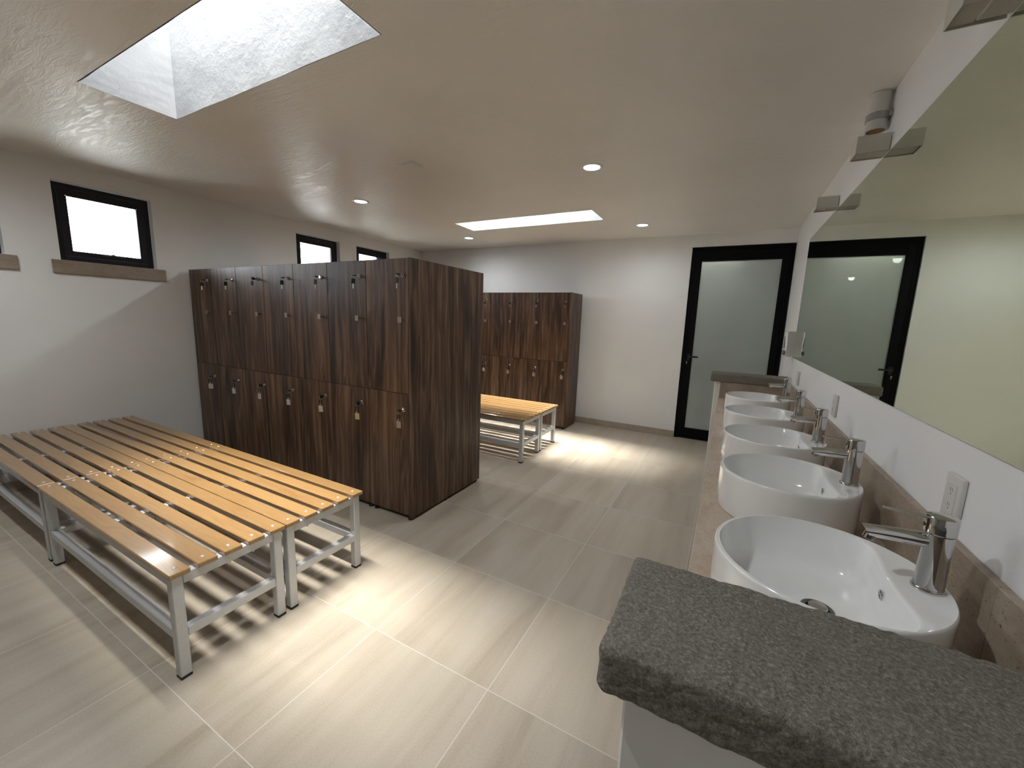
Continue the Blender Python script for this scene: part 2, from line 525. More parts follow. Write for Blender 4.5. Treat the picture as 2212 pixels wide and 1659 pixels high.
# passage behind the frosted door
bm = BM()
box(bm, DX0 - 1.2, XR + 0.2, YB + 1.35, YB + 1.45, 0, ZC)
box(bm, DX0 - 1.3, DX0 - 1.2, YB + 0.15, YB + 1.45, 0, ZC)
box(bm, XR + 0.2, XR + 0.3, YB + 0.15, YB + 1.45, 0, ZC)
box(bm, DX0 - 1.3, XR + 0.3, YB + 0.2, YB + 1.45, ZC, ZC + 0.1)
box(bm, DX0 - 1.3, XR + 0.3, YB + 0.2, YB + 1.45, -0.12, 0.0)
struct(obj('wall_passage', bm, 'wall_plaster', smooth=False))

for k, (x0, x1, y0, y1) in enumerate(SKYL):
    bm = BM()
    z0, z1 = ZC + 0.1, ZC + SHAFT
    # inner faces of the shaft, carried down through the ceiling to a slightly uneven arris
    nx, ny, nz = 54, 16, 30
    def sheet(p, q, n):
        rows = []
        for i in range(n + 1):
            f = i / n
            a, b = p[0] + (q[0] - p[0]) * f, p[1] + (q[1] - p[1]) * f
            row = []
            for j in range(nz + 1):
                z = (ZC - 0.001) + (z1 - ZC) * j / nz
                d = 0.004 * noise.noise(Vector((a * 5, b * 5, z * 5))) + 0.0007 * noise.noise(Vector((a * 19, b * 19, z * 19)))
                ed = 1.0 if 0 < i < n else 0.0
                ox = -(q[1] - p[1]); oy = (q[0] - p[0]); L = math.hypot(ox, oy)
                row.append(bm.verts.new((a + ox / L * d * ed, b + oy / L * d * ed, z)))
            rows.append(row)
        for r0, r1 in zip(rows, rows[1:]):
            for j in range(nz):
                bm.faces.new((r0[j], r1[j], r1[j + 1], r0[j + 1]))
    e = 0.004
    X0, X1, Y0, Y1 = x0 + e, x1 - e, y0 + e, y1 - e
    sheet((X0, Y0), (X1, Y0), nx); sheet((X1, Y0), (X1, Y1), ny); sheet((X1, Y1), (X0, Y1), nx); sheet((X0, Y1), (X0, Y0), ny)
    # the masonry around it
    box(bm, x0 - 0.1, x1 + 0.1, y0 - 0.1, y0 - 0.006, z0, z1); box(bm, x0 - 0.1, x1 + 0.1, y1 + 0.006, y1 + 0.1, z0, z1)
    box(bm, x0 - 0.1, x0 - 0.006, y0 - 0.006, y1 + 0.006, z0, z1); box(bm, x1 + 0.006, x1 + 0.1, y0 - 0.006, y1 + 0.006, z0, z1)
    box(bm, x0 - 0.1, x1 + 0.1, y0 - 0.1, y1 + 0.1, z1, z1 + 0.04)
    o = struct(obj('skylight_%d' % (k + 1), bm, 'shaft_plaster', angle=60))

# baseboards of the floor tile, in 60 cm lengths
bm = BM()
x = XL + 0.012
cuts = [XL + 0.012] + [v for v in [-1.2987 + 0.6 * i for i in range(-6, 3)] if XL + 0.05 < v < DX0 - 0.02] + [DX0 - 0.004]
for a, b in zip(cuts, cuts[1:]):
    box(bm, a + 0.0012, b - 0.0012, YB - 0.011, YB, 0.0, 0.083, 0.0015, 1)
struct(obj('baseboard_back', bm, 'baseboard'))
bm = BM()
y = YF
while y < YB - 0.02:
    box(bm, XL, XL + 0.011, y + 0.0012, min(y + 0.6, YB - 0.012) - 0.0012, 0.0, 0.083, 0.0015, 1)
    y += 0.6
struct(obj('baseboard_left', bm, 'baseboard'))

# ------------------------------------------------------------------ windows
def make_window(n, y0, y1):
    W = y1 - y0
    z0, z1 = WIN_Z
    H = z1 - z0
    yc = (y0 + y1) / 2
    root = bpy.data.objects.new('window_%d' % n, None)
    C.objects.link(root); root.location = (XL, yc, z0); struct(root)
    h = W / 2
    xo, xi = -0.105, -0.057
    g = 0.004
    bm = BM(); f = 0.038
    box(bm, xo, xi, -h + g, -h + f, 0.004, H - g, 0.002, 1); box(bm, xo, xi, h - f, h - g, 0.004, H - g, 0.002, 1)
    box(bm, xo, xi, -h + f, h - f, H - f, H - g, 0.002, 1); box(bm, xo, xi, -h + f, h - f, 0.004, f, 0.002, 1)
    obj('window_frame', bm, 'dark_alu', root)
    bm = BM(); a, s = f + 0.0015, 0.083
    xs0, xs1 = -0.098, -0.0555
    box(bm, xs0, xs1, -h + a, -h + s, a, H - a, 0.002, 1); box(bm, xs0, xs1, h - s, h - a, a, H - a, 0.002, 1)
    box(bm, xs0, xs1, -h + s, h - s, H - s - 0.008, H - a, 0.002, 1); box(bm, xs0, xs1, -h + s, h - s, a, s, 0.002, 1)
    # glazing bead
    b0, b1 = s - 0.001, s + 0.007
    box(bm, -0.0600, -0.0568, -h + b0, -h + b1, b0, H - b1 - 0.006, 0, 1); box(bm, -0.0600, -0.0568, h - b1, h - b0, b0, H - b1 - 0.006, 0, 1)
    box(bm, -0.0600, -0.0568, -h + b1, h - b1, H - b1 - 0.008, H - b0 - 0.006, 0, 1)
    sash = obj('window_sash', bm, 'dark_alu', root)
    bm = BM(); box(bm, -0.066, -0.060, -h + s - 0.004, h - s + 0.004, s - 0.004, H - s - 0.004)
    obj('window_pane', bm, 'pane', root, smooth=False)
    bm = BM(); box(bm, -0.0555, -0.046, -0.04, 0.10, s - 0.018, s - 0.006, 0.002, 1); box(bm, -0.0555, -0.038, 0.015, 0.035, s - 0.012, s + 0.004, 0.002, 1)
    obj('window_latch', bm, 'black_plastic', root)
    bm = BM(); box(bm, -0.15, 0.020, -0.355, 0.355, -0.105, 0.0, 0.003, 2)
    # the sill keeps inside the opening behind the wall face
    bm.free(); bm = BM()
    box(bm, 0.0, 0.020, -0.356, 0.356, -0.105, -0.002, 0.003, 2)
    box(bm, -0.11, 0.004, -h + 0.003, h - 0.003, -0.012, -0.002)
    obj('window_sill', bm, 'travertine_sill', root)
    return root
for i, (y0, y1) in enumerate(WIN_Y):
    make_window(i + 1, y0, y1)
bm = BM(); box(bm, XL - 26.0, XL - 0.21, YF - 20, YB + 20, -0.30, -0.13)
struct(obj('ground', bm, 'ground_dirt', smooth=False))
bm = BM(); box(bm, XL - 1.0, XL - 0.2, YF, YB + 0.15, 2.46, 2.60)
struct(obj('eave', bm, 'eave', smooth=False))

# ------------------------------------------------------------------ frosted door
def make_door():
    root = bpy.data.objects.new('door_1', None)
    C.objects.link(root); root.location = (DX0, YB, 0); struct(root)
    W = XR - DX0
    g = 0.004
    bm = BM(); f = 0.045
    y0, y1 = 0.02, 0.085
    box(bm, g, f, y0, y1, 0.0, DZ - g, 0.002, 1); box(bm, W - f, W - g, y0, y1, 0.0, DZ - g, 0.002, 1); box(bm, f, W - f, y0, y1, DZ - f, DZ - g, 0.002, 1)
    obj('door_frame', bm, 'black_alu', root)
    gx0, gx1, gz0, gz1 = 0.1176, 0.921, 0.1427, 2.181
    a = f + 0.002
    bm = BM(); y0, y1 = 0.012, 0.062
    box(bm, a, gx0, y0, y1, 0.008, DZ - a, 0.002, 1); box(bm, gx1, W - a, y0, y1, 0.008, DZ - a, 0.002, 1)
    box(bm, gx0, gx1, y0, y1, gz1, DZ - a, 0.002, 1); box(bm, gx0, gx1, y0, y1, 0.008, gz0, 0.002, 1)
    leaf = obj('door_leaf', bm, 'black_alu', root)
    bm = BM(); box(bm, gx0 - 0.006, gx1 + 0.006, 0.030, 0.038, gz0 - 0.006, gz1 + 0.006)
    obj('door_pane', bm, 'frosted', root, smooth=False)
    bm = BM()
    hx, hz = 0.0835, 1.047
    box(bm, hx - 0.016, hx + 0.016, 0.004, 0.0125, hz - 0.05, hz + 0.03, 0.003, 2)
    rod(bm, (hx, 0.006, hz), (hx, -0.045, hz), 0.010)
    box(bm, hx - 0.012, hx + 0.105, -0.052, -0.036, hz - 0.010, hz + 0.010, 0.006, 3)
    h = obj('door_handle', bm, 'black_plastic', root)
    bm = BM(); lathe(bm, [(0.008, 0), (0.009, 0.003), (0.007, 0.006)], (0.064, 0.0125, 0.978), (0, -1, 0), 20); box(bm, 0.0595, 0.0685, 0.006, 0.0125, 0.950, 0.978, 0.003, 2)
    obj('lock_cylinder', bm, 'steel', root)['label'] = 'bare metal lock cylinder'
make_door()

# ------------------------------------------------------------------ ceiling fittings
RANK = ['recessed round ceiling light nearest the mirror wall, between the two skylights', 'recessed round ceiling light high above the near walnut lockers',
        'recessed round ceiling light by the frosted door, right of the rear skylight', 'small recessed round ceiling light by the far left corner behind the rear skylight',
        'recessed round ceiling light out of view, one of two: inferred above the counter, added at left for brightness']
def make_downlight():
    r = thing('recessed_downlight', RANK[0], 'ceiling light', (DL[0][0], DL[0][1], ZC), 'recessed ceiling lights')
    bm = BM(); lathe(bm, [(0.0575, -0.0005), (0.0777, -0.0005), (0.0777, -0.003), (0.072, -0.0065), (0.062, -0.006), (0.0575, -0.0035)], seg=48, caps=False)
    bm.verts.ensure_lookup_table()
    n = 48
    for i in range(n):
        j = (i + 1) % n
        bm.faces.new((bm.verts[5 * n + i], bm.verts[5 * n + j], bm.verts[j], bm.verts[i]))
    obj('trim_ring', bm, 'white_plastic', r)
    bm = BM(); lathe(bm, [(0.056, -0.0005), (0.056, -0.0025), (0.04, -0.0035), (0.015, -0.004)], seg=40)
    obj('lens', bm, 'led', r)
    return r
d0 = make_downlight()
for i, (x, y) in enumerate(DL[1:]):
    dup(d0, (x, y, ZC), RANK[i + 1] if i < 3 else RANK[4])  # the last copy is the added left-hand fixture, put in for brightness
for (x, y), pw in zip(DL, LED_W):
    l = bpy.data.lights.new('downlight_lamp', 'SPOT')
    l.energy = pw; l.color = (0.94, 0.98, 1.0); l.spot_size = math.radians(180); l.spot_blend = 1.0; l.shadow_soft_size = 0.05
    o = bpy.data.objects.new('downlight_lamp', l); C.objects.link(o); o.location = (x, y, ZC - 0.015)

t = thing('ceiling_sensor', 'small square white plate on the ceiling between the front skylight and the ceiling lights', 'sensor', (-2.138, 2.348, ZC))
bm = BM(); box(bm, -0.06, 0.06, -0.058, 0.058, -0.008, -0.0005, 0.002, 2); obj('cover_plate', bm, 'white_plastic', t)
bm = BM(); box(bm, -0.035, 0.05, -0.048, 0.03, -0.015, -0.0075, 0.004, 2); obj('sensor_lens', bm, 'white_plastic', t)

# ------------------------------------------------------------------ lockers
DW = 0.3964
LZ, SEAM, LH0 = 1.785, 0.9025, 0.022
NCOL = 7
LOCK_X, LOCK_ZU, LOCK_ZL, PULL_Z = 0.0646, 1.679, 0.7933, 1.394
def door_bm(top):
    bm = BM()
    z0, z1 = (SEAM + 0.0016, LZ - 0.002) if top else (LH0 + 0.016, SEAM - 0.0016)
    box(bm, -DW + 0.0016, -0.0016, 0.0, 0.018, z0, z1, 0.0014, 1)
    return bm
def lock_bm(z):
    bm = BM()
    lathe(bm, [(0.0150, 0.0), (0.0150, 0.003), (0.0125, 0.005), (0.0105, 0.0125), (0.009, 0.0140)], (-LOCK_X, 0.0, z), (0, -1, 0), 24)
    return bm
def pull_bm():
    bm = BM()
    box(bm, -LOCK_X - 0.016, -LOCK_X + 0.016, -0.033, -0.029, PULL_Z - 0.018, PULL_Z + 0.018, 0.001, 1)
    rod(bm, (-LOCK_X + 0.006, 0.0, PULL_Z), (-LOCK_X + 0.006, -0.029, PULL_Z), 0.005, 12)
    return bm
def make_bank(name, label, x1, y0, depth, hardware, flip=False, group=None):
    """a bank of seven columns, two doors high; its open end is at x1, doors on the -y side (or +y when flipped)"""
    Lx = NCOL * DW
    r = thing(name, label, 'lockers', (x1, y0, 0), group)
    sgn = -1 if flip else 1
    def fy(a, b):      # y range in the local frame, measured from the door face inwards
        return (a, b) if not flip else (depth - b, depth - a)
    bm = BM(); a, b = fy(0.0, depth); box(bm, -0.018, 0.0, a + 0.001, b - 0.001, LH0, LZ, 0.001, 1)
    obj('side_panel', bm, 'walnut', r)
    bm = BM(); box(bm, -Lx, -Lx + 0.018, a + 0.001, b - 0.001, LH0, LZ, 0.001, 1)
    obj('side_panel', bm, 'walnut', r)
    bm = BM(); a, b = fy(0.0195, depth - 0.002)
    box(bm, -Lx + 0.0185, -0.0185, a, b, LH0, LH0 + 0.018); box(bm, -Lx + 0.0185, -0.0185, a, b, LZ - 0.019, LZ - 0.001); box(bm, -Lx + 0.0185, -0.0185, a, b, SEAM - 0.009, SEAM + 0.009)
    a2, b2 = fy(depth - 0.012, depth - 0.003)
    box(bm, -Lx + 0.0185, -0.0185, a2, b2, LH0 + 0.018, LZ - 0.019)
    for k in range(1, NCOL):
        box(bm, -k * DW - 0.009, -k * DW + 0.009, a, b, LH0 + 0.018, LZ - 0.019)
    obj('carcass', bm, 'walnut', r)
    a, b = fy(0.0, 0.018)
    for k in range(NCOL):
        for top in (True, False):
            bm = door_bm(top)
            if k == 0:
                for v in bm.verts:
                    if v.co.x > -DW / 2: v.co.x -= 0.0175
            if k == NCOL - 1:
                for v in bm.verts:
                    if v.co.x < -DW / 2: v.co.x += 0.0175
            d = obj('door', bm, 'walnut', r, (-k * DW, a, 0))
            if hardware > k:
                obj('lock', lock_bm(LOCK_ZU if top else LOCK_ZL), 'chrome', d)
                if top: obj('pull', pull_bm(), 'nickel', d)
    for k, fx in enumerate([-0.03, -0.36, -0.42, -1.17, -1.22, -1.96, -2.02, -2.74]):
        for yy in (0.025, depth - 0.025):
            bm = BM(); lathe(bm, [(0.016, 0.0), (0.018, 0.003), (0.015, 0.012), (0.015, LH0 + 0.001)], (fx, yy, 0), seg=16)
            obj('foot', bm, 'rubber', r)
    return r
XA, YA, DA = -1.8181, 1.9831, 0.4315
make_bank('locker_bank', 'large walnut locker bank behind the big wooden benches, doors hung with keys', XA, YA, DA, 7)
make_bank('locker_bank', 'walnut locker bank standing back to back behind the large near lockers', XA, YA + DA - 0.0016, DA, 0, flip=True)
XB, YB1 = -1.7999, 4.8771
make_bank('locker_bank', 'far walnut locker bank against the back wall beyond the small bench pair', XB, YB1, 0.4234, 5)

def make_keys(tagmat, turn, label, loc, group, swing=0.0):
    """a key standing in its lock with a second key, and a tag when given, hanging from its ring"""
    r = thing('key_set', label, 'keys', loc, group)
    bm = BM(); box(bm, -0.0045, 0.0045, -0.030, -0.0145, -0.0012, 0.0012, 0.0004, 1)
    box(bm, -0.012, 0.012, -0.052, -0.026, -0.0035, 0.0035, 0.003, 2)
    rot = Matrix.Rotation(turn, 4, 'Y')
    bmesh.ops.transform(bm, matrix=rot, verts=bm.verts[:])
    obj('inserted_key', bm, 'black_plastic', r)
    bm = BM(); torus(bm, (0, -0.049, -0.011), 0.012, 0.0011, (1, 0.25, 0), 20, 6)
    obj('key_ring', bm, 'steel', r)
    rz = Matrix.Translation((0, -0.049, -0.022)) @ Matrix.Rotation(swing, 4, 'Z') @ Matrix.Rotation(0.06, 4, 'Y')
    bm = BM(); box(bm, -0.013, 0.013, -0.0035, 0.0035, -0.034, 0.0, 0.004, 2)
    bmesh.ops.transform(bm, matrix=rz, verts=bm.verts[:])
    k = obj('spare_key', bm, 'black_plastic', r)
    bm = BM(); box(bm, -0.0042, 0.0042, -0.0011, 0.0011, -0.066, -0.032, 0.0005, 1)
    bmesh.ops.transform(bm, matrix=rz, verts=bm.verts[:])
    obj('key_blade', bm, 'steel', k)['label'] = 'bare steel key blade'
    if tagmat:
        bm = BM(); box(bm, -0.019, 0.019, -0.0055, -0.0035, -0.092, -0.046, 0.0012, 1); rod(bm, (0, -0.0045, -0.047), (0, -0.001, -0.002), 0.0012, 8)
        rt = Matrix.Translation((0.002, -0.050, -0.022)) @ Matrix.Rotation(swing * 0.6, 4, 'Z') @ Matrix.Rotation(-0.05, 4, 'Y')
        bmesh.ops.transform(bm, matrix=rt, verts=bm.verts[:])
        obj('key_tag', bm, tagmat, r)
    return r
ORD = ['first', 'second', 'third', 'fourth', 'fifth', 'sixth', 'last']
UPS = [0.0, 1.1, 0.15, 1.2, 0.2, 1.25, 1.3]
LOT = ['tag_brown', 'tag_tan', 'tag_grey', 'tag_grey', 'tag_grey', 'tag_grey', 'tag_grey']
CN = {'tag_brown': 'brown', 'tag_tan': 'tan', 'tag_grey': 'grey'}
for k in range(NCOL):
    x = XA - k * DW - LOCK_X
    make_keys(None, [0.3, 0, 0.25, 0, 1.2, 0, 0][k], 'two black keys in the %s upper lock from the near lockers\' right end' % ORD[k], (x, YA, LOCK_ZU), 'keys in the upper locks of the near lockers', UPS[k])
    make_keys(LOT[k], [0.2, 1.3, 1.5, 0.1, 0.9, 0.1, 0.1][k], 'keys with a %s tag in the %s lower lock from the near lockers\' right end' % (CN[LOT[k]], ORD[k]), (x, YA, LOCK_ZL), 'tagged keys in the lower locks of the near lockers', [0.1, 0.25, 0.35, 0.3, 0.2, 0.4, 1.15][k])
for k in range(4):
    x = XB - k * DW - LOCK_X
    make_keys(None, 0.6, 'small black keys in the %s upper lock from the far lockers\' right end' % ORD[k], (x, YB1, LOCK_ZU), 'keys in the upper locks of the far lockers', [0.0, 0.5, 0.2, 0.3][k])
    make_keys(['tag_brown', 'tag_brown', 'tag_brown', 'tag_grey'][k], 0.7, 'small tagged keys in the %s lower lock from the far lockers\' right end' % ORD[k], (x, YB1, LOCK_ZL), 'tagged keys in the lower locks of the far lockers', [0.1, 0.3, 0.2, 0.2][k])

# ------------------------------------------------------------------ slatted benches
SW, SG, BZ, BL = 0.0682, 0.0245, 0.4538, 1.4675
BD = 5 * SW + 4 * SG
ST = 0.021
def make_bench(label, loc, group):
    """origin: floor under the right end's near slat corner; the bench runs to -x and +y"""
    r = thing('slatted_bench', label, 'bench', loc, group)
    lg = 0.038
    x0, x1, ya, yb = -BL + 0.018, -0.018, 0.010, BD - 0.010
    zt = BZ - ST - 0.001
    for (xx, yy) in ((x1 - lg, ya), (x1 - lg, yb - lg), (x0, ya), (x0, yb - lg)):
        bm = BM(); box(bm, xx, xx + lg, yy, yy + lg, 0.010, zt - 0.0005, 0.003, 2)
        l = obj('leg', bm, 'silver_paint', r)
        bm = BM(); box(bm, xx - 0.0005, xx + lg + 0.0005, yy - 0.0005, yy + lg + 0.0005, 0.0, 0.0105, 0.002, 1)
        obj('foot_cap', bm, 'rubber', l)
    for xx in (x1 - lg, x0, (x0 + x1) / 2 - lg / 2):
        bm = BM(); a, b = (ya + lg, yb - lg) if xx != (x0 + x1) / 2 - lg / 2 else (ya + 0.012, yb - 0.012)
        box(bm, xx + 0.001, xx + lg - 0.001, a, b, zt - 0.042, zt, 0.003, 2)
        e = obj('top_rail', bm, 'silver_paint', r)
        for q in range(5):        # bolt ends under the rail
            yy = q * (SW + SG) + SW / 2
            if a < yy < b:
                bm = BM(); rod(bm, (xx + lg / 2, yy, zt - 0.041), (xx + lg / 2, yy, zt - 0.056), 0.0035, 8)
                obj('bolt_end', bm, 'steel', e)
    for yy in (ya, yb - lg):
        bm = BM(); box(bm, x0 + lg, x1 - lg, yy + 0.001, yy + lg - 0.001, zt - 0.042, zt - 0.001, 0.003, 2)
        obj('top_rail', bm, 'silver_paint', r)
        bm = BM(); box(bm, x0 + lg, x1 - lg, yy + 0.001, yy + lg - 0.001, 0.166, 0.206, 0.003, 2)
        obj('stretcher', bm, 'silver_paint', r)
    for xx in (x1 - lg, x0):
        bm = BM(); box(bm, xx + 0.001, xx + lg - 0.001, ya + lg, yb - lg, 0.166, 0.206, 0.003, 2)
        obj('stretcher', bm, 'silver_paint', r)
    for q in range(5):
        y = q * (SW + SG)
        bm = BM(); box(bm, -BL, 0.0, y, y + SW, BZ - ST, BZ, 0.0028, 2)
        s = obj('slat', bm, 'pine_slat', r)
        for bx in (x1 - lg / 2 - 0.006, x0 + lg / 2 + 0.006):
            bm = BM(); lathe(bm, [(0.0072, -0.0005), (0.0072, 0.0006), (0.0058, 0.0022), (0.003, 0.003)], (bx, y + SW / 2, BZ), seg=16)
            obj('bolt', bm, 'bolt', s)
    return r
XE, YN = -1.7002, 0.5853
Y2 = YN + BD + 0.004
bench0 = make_bench('near right slatted bench in front, silver leg and glossy slat corner nearest the viewer', (XE, YN, 0), 'benches in front of the near lockers')
dup(bench0, (XE, Y2, 0), 'right-hand slatted bench set against the near walnut lockers, reaching past the locker doors')
b3 = dup(bench0, (XE - BL - 0.004, YN, 0), 'slatted bench cut by the photo\'s left edge, end to end with the front bench')
b4 = dup(bench0, (XE - BL - 0.004, Y2, 0), 'slatted bench in the corner of lockers and window wall, one slat streaked dark red')
sl = min((o for o in b4.children if o.name.startswith('slat')), key=lambda o: abs(sum(v.co.y for v in o.data.vertices) / len(o.data.vertices) - (SW + SG + SW / 2)))
sl.data = sl.data.copy(); sl.data.materials[0] = M['pine_slat_red']
sl['label'] = 'slat streaked dark red'
dup(bench0, (-1.681, 3.429, 0), 'small slatted bench beyond the lockers, the nearer of the far pair', 'benches in front of the far lockers')
dup(bench0, (-1.681, 3.429 + BD + 0.004, 0), 'small slatted bench standing against the far walnut lockers', 'benches in front of the far lockers')

# ------------------------------------------------------------------ vanity: end walls, counter
def rough_slab(x0, x1, y0, y1, z0, z1, seed, step=0.006, amp=0.0030):
    bm = BM()
    nx, ny, nz = [max(2, int(round(d / step))) for d in (x1 - x0, y1 - y0, z1 - z0)]
    V = {}
    def vert(i, j, k):
        key = (i, j, k)
        if key not in V:
            p = Vector((x0 + (x1 - x0) * i / nx, y0 + (y1 - y0) * j / ny, z0 + (z1 - z0) * k / nz))
            c = Vector((min(max(p.x, x0 + rr), x1 - rr), min(max(p.y, y0 + rr), y1 - rr), min(max(p.z, z0 + rr), z1 - rr)))
            d = p - c
            if d.length > 1e-9: p = c + d.normalized() * rr
            n = (p - c).normalized() if d.length > 1e-9 else Vector((0, 0, 1))
            q = p + Vector((seed, 0, 0))
            h = amp * 0.55 * noise.noise(q * 26) + amp * 0.75 * noise.noise(q * 80) + amp * 0.5 * noise.noise(q * 7)
            hard = max(0.0, d.length - rr) * 0
            V[key] = bm.verts.new(p + n * h)
        return V[key]
    rr = 0.013
    for i in range(nx):
        for j in range(ny):
            for k in (0, nz):
                bm.faces.new((vert(i, j, k), vert(i + 1, j, k), vert(i + 1, j + 1, k), vert(i, j + 1, k)))
    for i in range(nx):
        for k in range(nz):
            for j in (0, ny):
                bm.faces.new((vert(i, j, k), vert(i + 1, j, k), vert(i + 1, j, k + 1), vert(i, j, k + 1)))
    for j in range(ny):
        for k in range(nz):
            for i in (0, nx):
                bm.faces.new((vert(i, j, k), vert(i, j + 1, k), vert(i, j + 1, k + 1), vert(i, j, k + 1)))
    return bm
def make_pier(label, ya, yb, yw0, yw1, seed, step):
    r = thing('vanity_end_wall', label, 'low wall', (0, ya, 0))
    bm = BM(); box(bm, -0.081, XR - 0.0005, yw0 - ya, yw1 - ya, 0.0, 0.891, 0.004, 2)
    obj('plaster_body', bm, 'pier_plaster', r)
    bm = rough_slab(-0.1175, XR - 0.003, 0.0, yb - ya, 0.890, 0.972, seed, step)
    obj('stone_cap', bm, 'stone', r, angle=180)
    return r
make_pier('low plastered wall with a rough grey stone cap, in the front right corner', 0.508, 0.764, 0.530, 0.7255, 3.0, 0.005)
make_pier('far low wall with a rough stone cap, between the last basin and the door', 4.362, 4.602, 4.396, 4.580, 9.0, 0.008)

CX0, CZ = -0.033, 0.735
CY0, CY1 = 0.7265, 4.395
r = thing('vanity_counter', 'long pitted travertine counter carrying the five white basins', 'counter', (0, CY0, 0))
L = CY1 - CY0
bm = BM(); box(bm, CX0, XR - 0.001, 0.0, L, CZ - 0.03, CZ, 0.002, 2)
obj('countertop', bm, 'travertine', r)
bm = BM(); box(bm, CX0 + 0.001, CX0 + 0.022, 0.0, L, CZ - 0.20, CZ - 0.0305, 0.001, 1)
obj('apron', bm, 'travertine', r)
r = thing('vanity_backsplash', 'low travertine upstand along the wall behind the basins, returning at both end walls', 'backsplash', (0, CY0, 0))
bm = BM()
cuts = [0.021, 0.36, 1.58, 2.80, L - 0.021]
for a, b in zip(cuts, cuts[1:]):
    box(bm, XR - 0.021, XR - 0.001, a + 0.0005, b - 0.0005, CZ + 0.0005, 0.936, 0.0012, 1)
obj('upstand', bm, 'travertine_splash', r)
for (a, b) in ((0.0005, 0.0205), (L - 0.0205, L - 0.0005)):
    bm = BM(); box(bm, CX0 + 0.003, XR - 0.0215, a, b, CZ + 0.0005, 0.8895, 0.001, 1)
    obj('side_splash', bm, 'travertine_splash', r)

# ------------------------------------------------------------------ basins and taps
SX, SA, SB, SH = 0.2408, 0.2196, 0.2213, 0.158
BASIN_Y = [1.1000, 1.7446, 2.3361, 2.9728, 3.6342]
DECK = 0.128
def basin_bm():
    bm = BM()
    N = 112
    cx = -0.035
    def ell(th, a, b):
        """distance from (cx,0) to the ellipse in direction th"""
        c, s = math.cos(th), math.sin(th)
        A = (c / a) ** 2 + (s / b) ** 2
        B = 2 * cx * c / a ** 2
        D = cx * cx / a ** 2 - 1
        return (-B + math.sqrt(B * B - 4 * A * D)) / (2 * A)
    def smin(a, b, k):
        h = max(k - abs(a - b), 0.0) / k
        return min(a, b) - h * h * k * 0.25
    def loop(fn, z):
        out = []
        for i in range(N):
            th = 2 * PI * i / N
            rr = fn(th)
            zz = z(th) if callable(z) else z
            out.append(bm.verts.new((cx + rr * math.cos(th), rr * math.sin(th), zz)))
        return out
    def outer(ins):
        return lambda th: ell(th, SA - ins, SB - ins)
    def opening(ins, deck):
        def f(th):
            e = ell(th, SA - ins, SB - ins)
            c = math.cos(th)
            if c > 0.15:
                y = e * math.sin(th)
                dl = (deck - 0.010 * math.cos(min(abs(math.sin(th)) * 1.4, 1.0) * PI / 2) - cx) / c
                return smin(e, dl, 0.035)
            return e
        return f
    def wob(d):      # the tap deck is dished a little below the rim
        def f(th):
            c = math.cos(th)
            return SH - d * max(0.0, min(1.0, (c - 0.45) / 0.3))
        return f
    L = []
    L.append(loop(outer(0.012), 0.0))
    L.append(loop(outer(0.005), 0.002))
    L.append(loop(outer(0.0025), 0.012))
    for z in (0.05, 0.10, 0.14):
        L.append(loop(outer(0.0), z))
    L.append(loop(outer(0.0), SH - 0.006))
    L.append(loop(outer(0.0012), SH - 0.002))
    L.append(loop(outer(0.0035), SH))
    L.append(loop(outer(0.0060), SH - 0.0008))
    L.append(loop(opening(0.0085, DECK + 0.012), wob(0.0045)))
    L.append(loop(opening(0.0095, DECK + 0.003), wob(0.0065)))
    L.append(loop(opening(0.0105, DECK), wob(0.012)))
    L.append(loop(opening(0.0130, DECK - 0.003), 0.115))
    L.append(loop(opening(0.0170, DECK - 0.008), 0.075))
    L.append(loop(opening(0.0240, DECK - 0.017), 0.052))
    L.append(loop(opening(0.0380, DECK - 0.032), 0.040))
    L.append(loop(opening(0.0600, DECK - 0.055), 0.0345))
    L.append(loop(lambda th: 0.09, 0.0315))
    # sink the floor around the waste, which sits at (0, 0.01)
    q = []
    for i in range(N):
        th = 2 * PI * i / N
        q.append(bm.verts.new((0.012 + 0.030 * math.cos(th), 0.010 + 0.030 * math.sin(th), 0.0295)))
    L.append(q)
    q2 = []
    for i in range(N):
        th = 2 * PI * i / N
        q2.append(bm.verts.new((0.012 + 0.026 * math.cos(th), 0.010 + 0.026 * math.sin(th), 0.021)))
    L.append(q2)
    for a, b in zip(L, L[1:]):
        for i in range(N):
            j = (i + 1) % N
            bm.faces.new((a[i], a[j], b[j], b[i]))
    bm.faces.new(list(reversed(L[0])))
    bm.faces.new(L[-1])
    return bm
def make_basin(label, loc):
    r = thing('vessel_basin', label, 'basin', loc, 'round white basins along the counter')
    obj('bowl', basin_bm(), 'porcelain', r, angle=50)
    bm = BM(); lathe(bm, [(0.024, 0.021), (0.024, 0.027), (0.029, 0.0292), (0.0335, 0.0305), (0.0335, 0.032), (0.030, 0.0335), (0.0245, 0.031), (0.0235, 0.0225)], (0.012, 0.010, 0), seg=36)
    dr = obj('waste', bm, 'dark_steel', r)
    bm = BM(); lathe(bm, [(0.006, 0.0226), (0.006, 0.034), (0.0185, 0.0345), (0.0195, 0.037), (0.018, 0.0395), (0.008, 0.0405)], (0.012, 0.010, 0), seg=32)
    obj('plug', bm, 'steel', dr)
    bm = BM(); torus(bm, (DECK - 0.0142, 0.0, 0.112), 0.0092, 0.0026, (1, 0, 0.10), 28, 10); rod(bm, (DECK - 0.0100, 0, 0.112), (DECK - 0.0148, 0, 0.112), 0.0080, 20)
    obj('overflow', bm, 'chrome', r)['label'] = 'small chrome overflow ring'
    return r
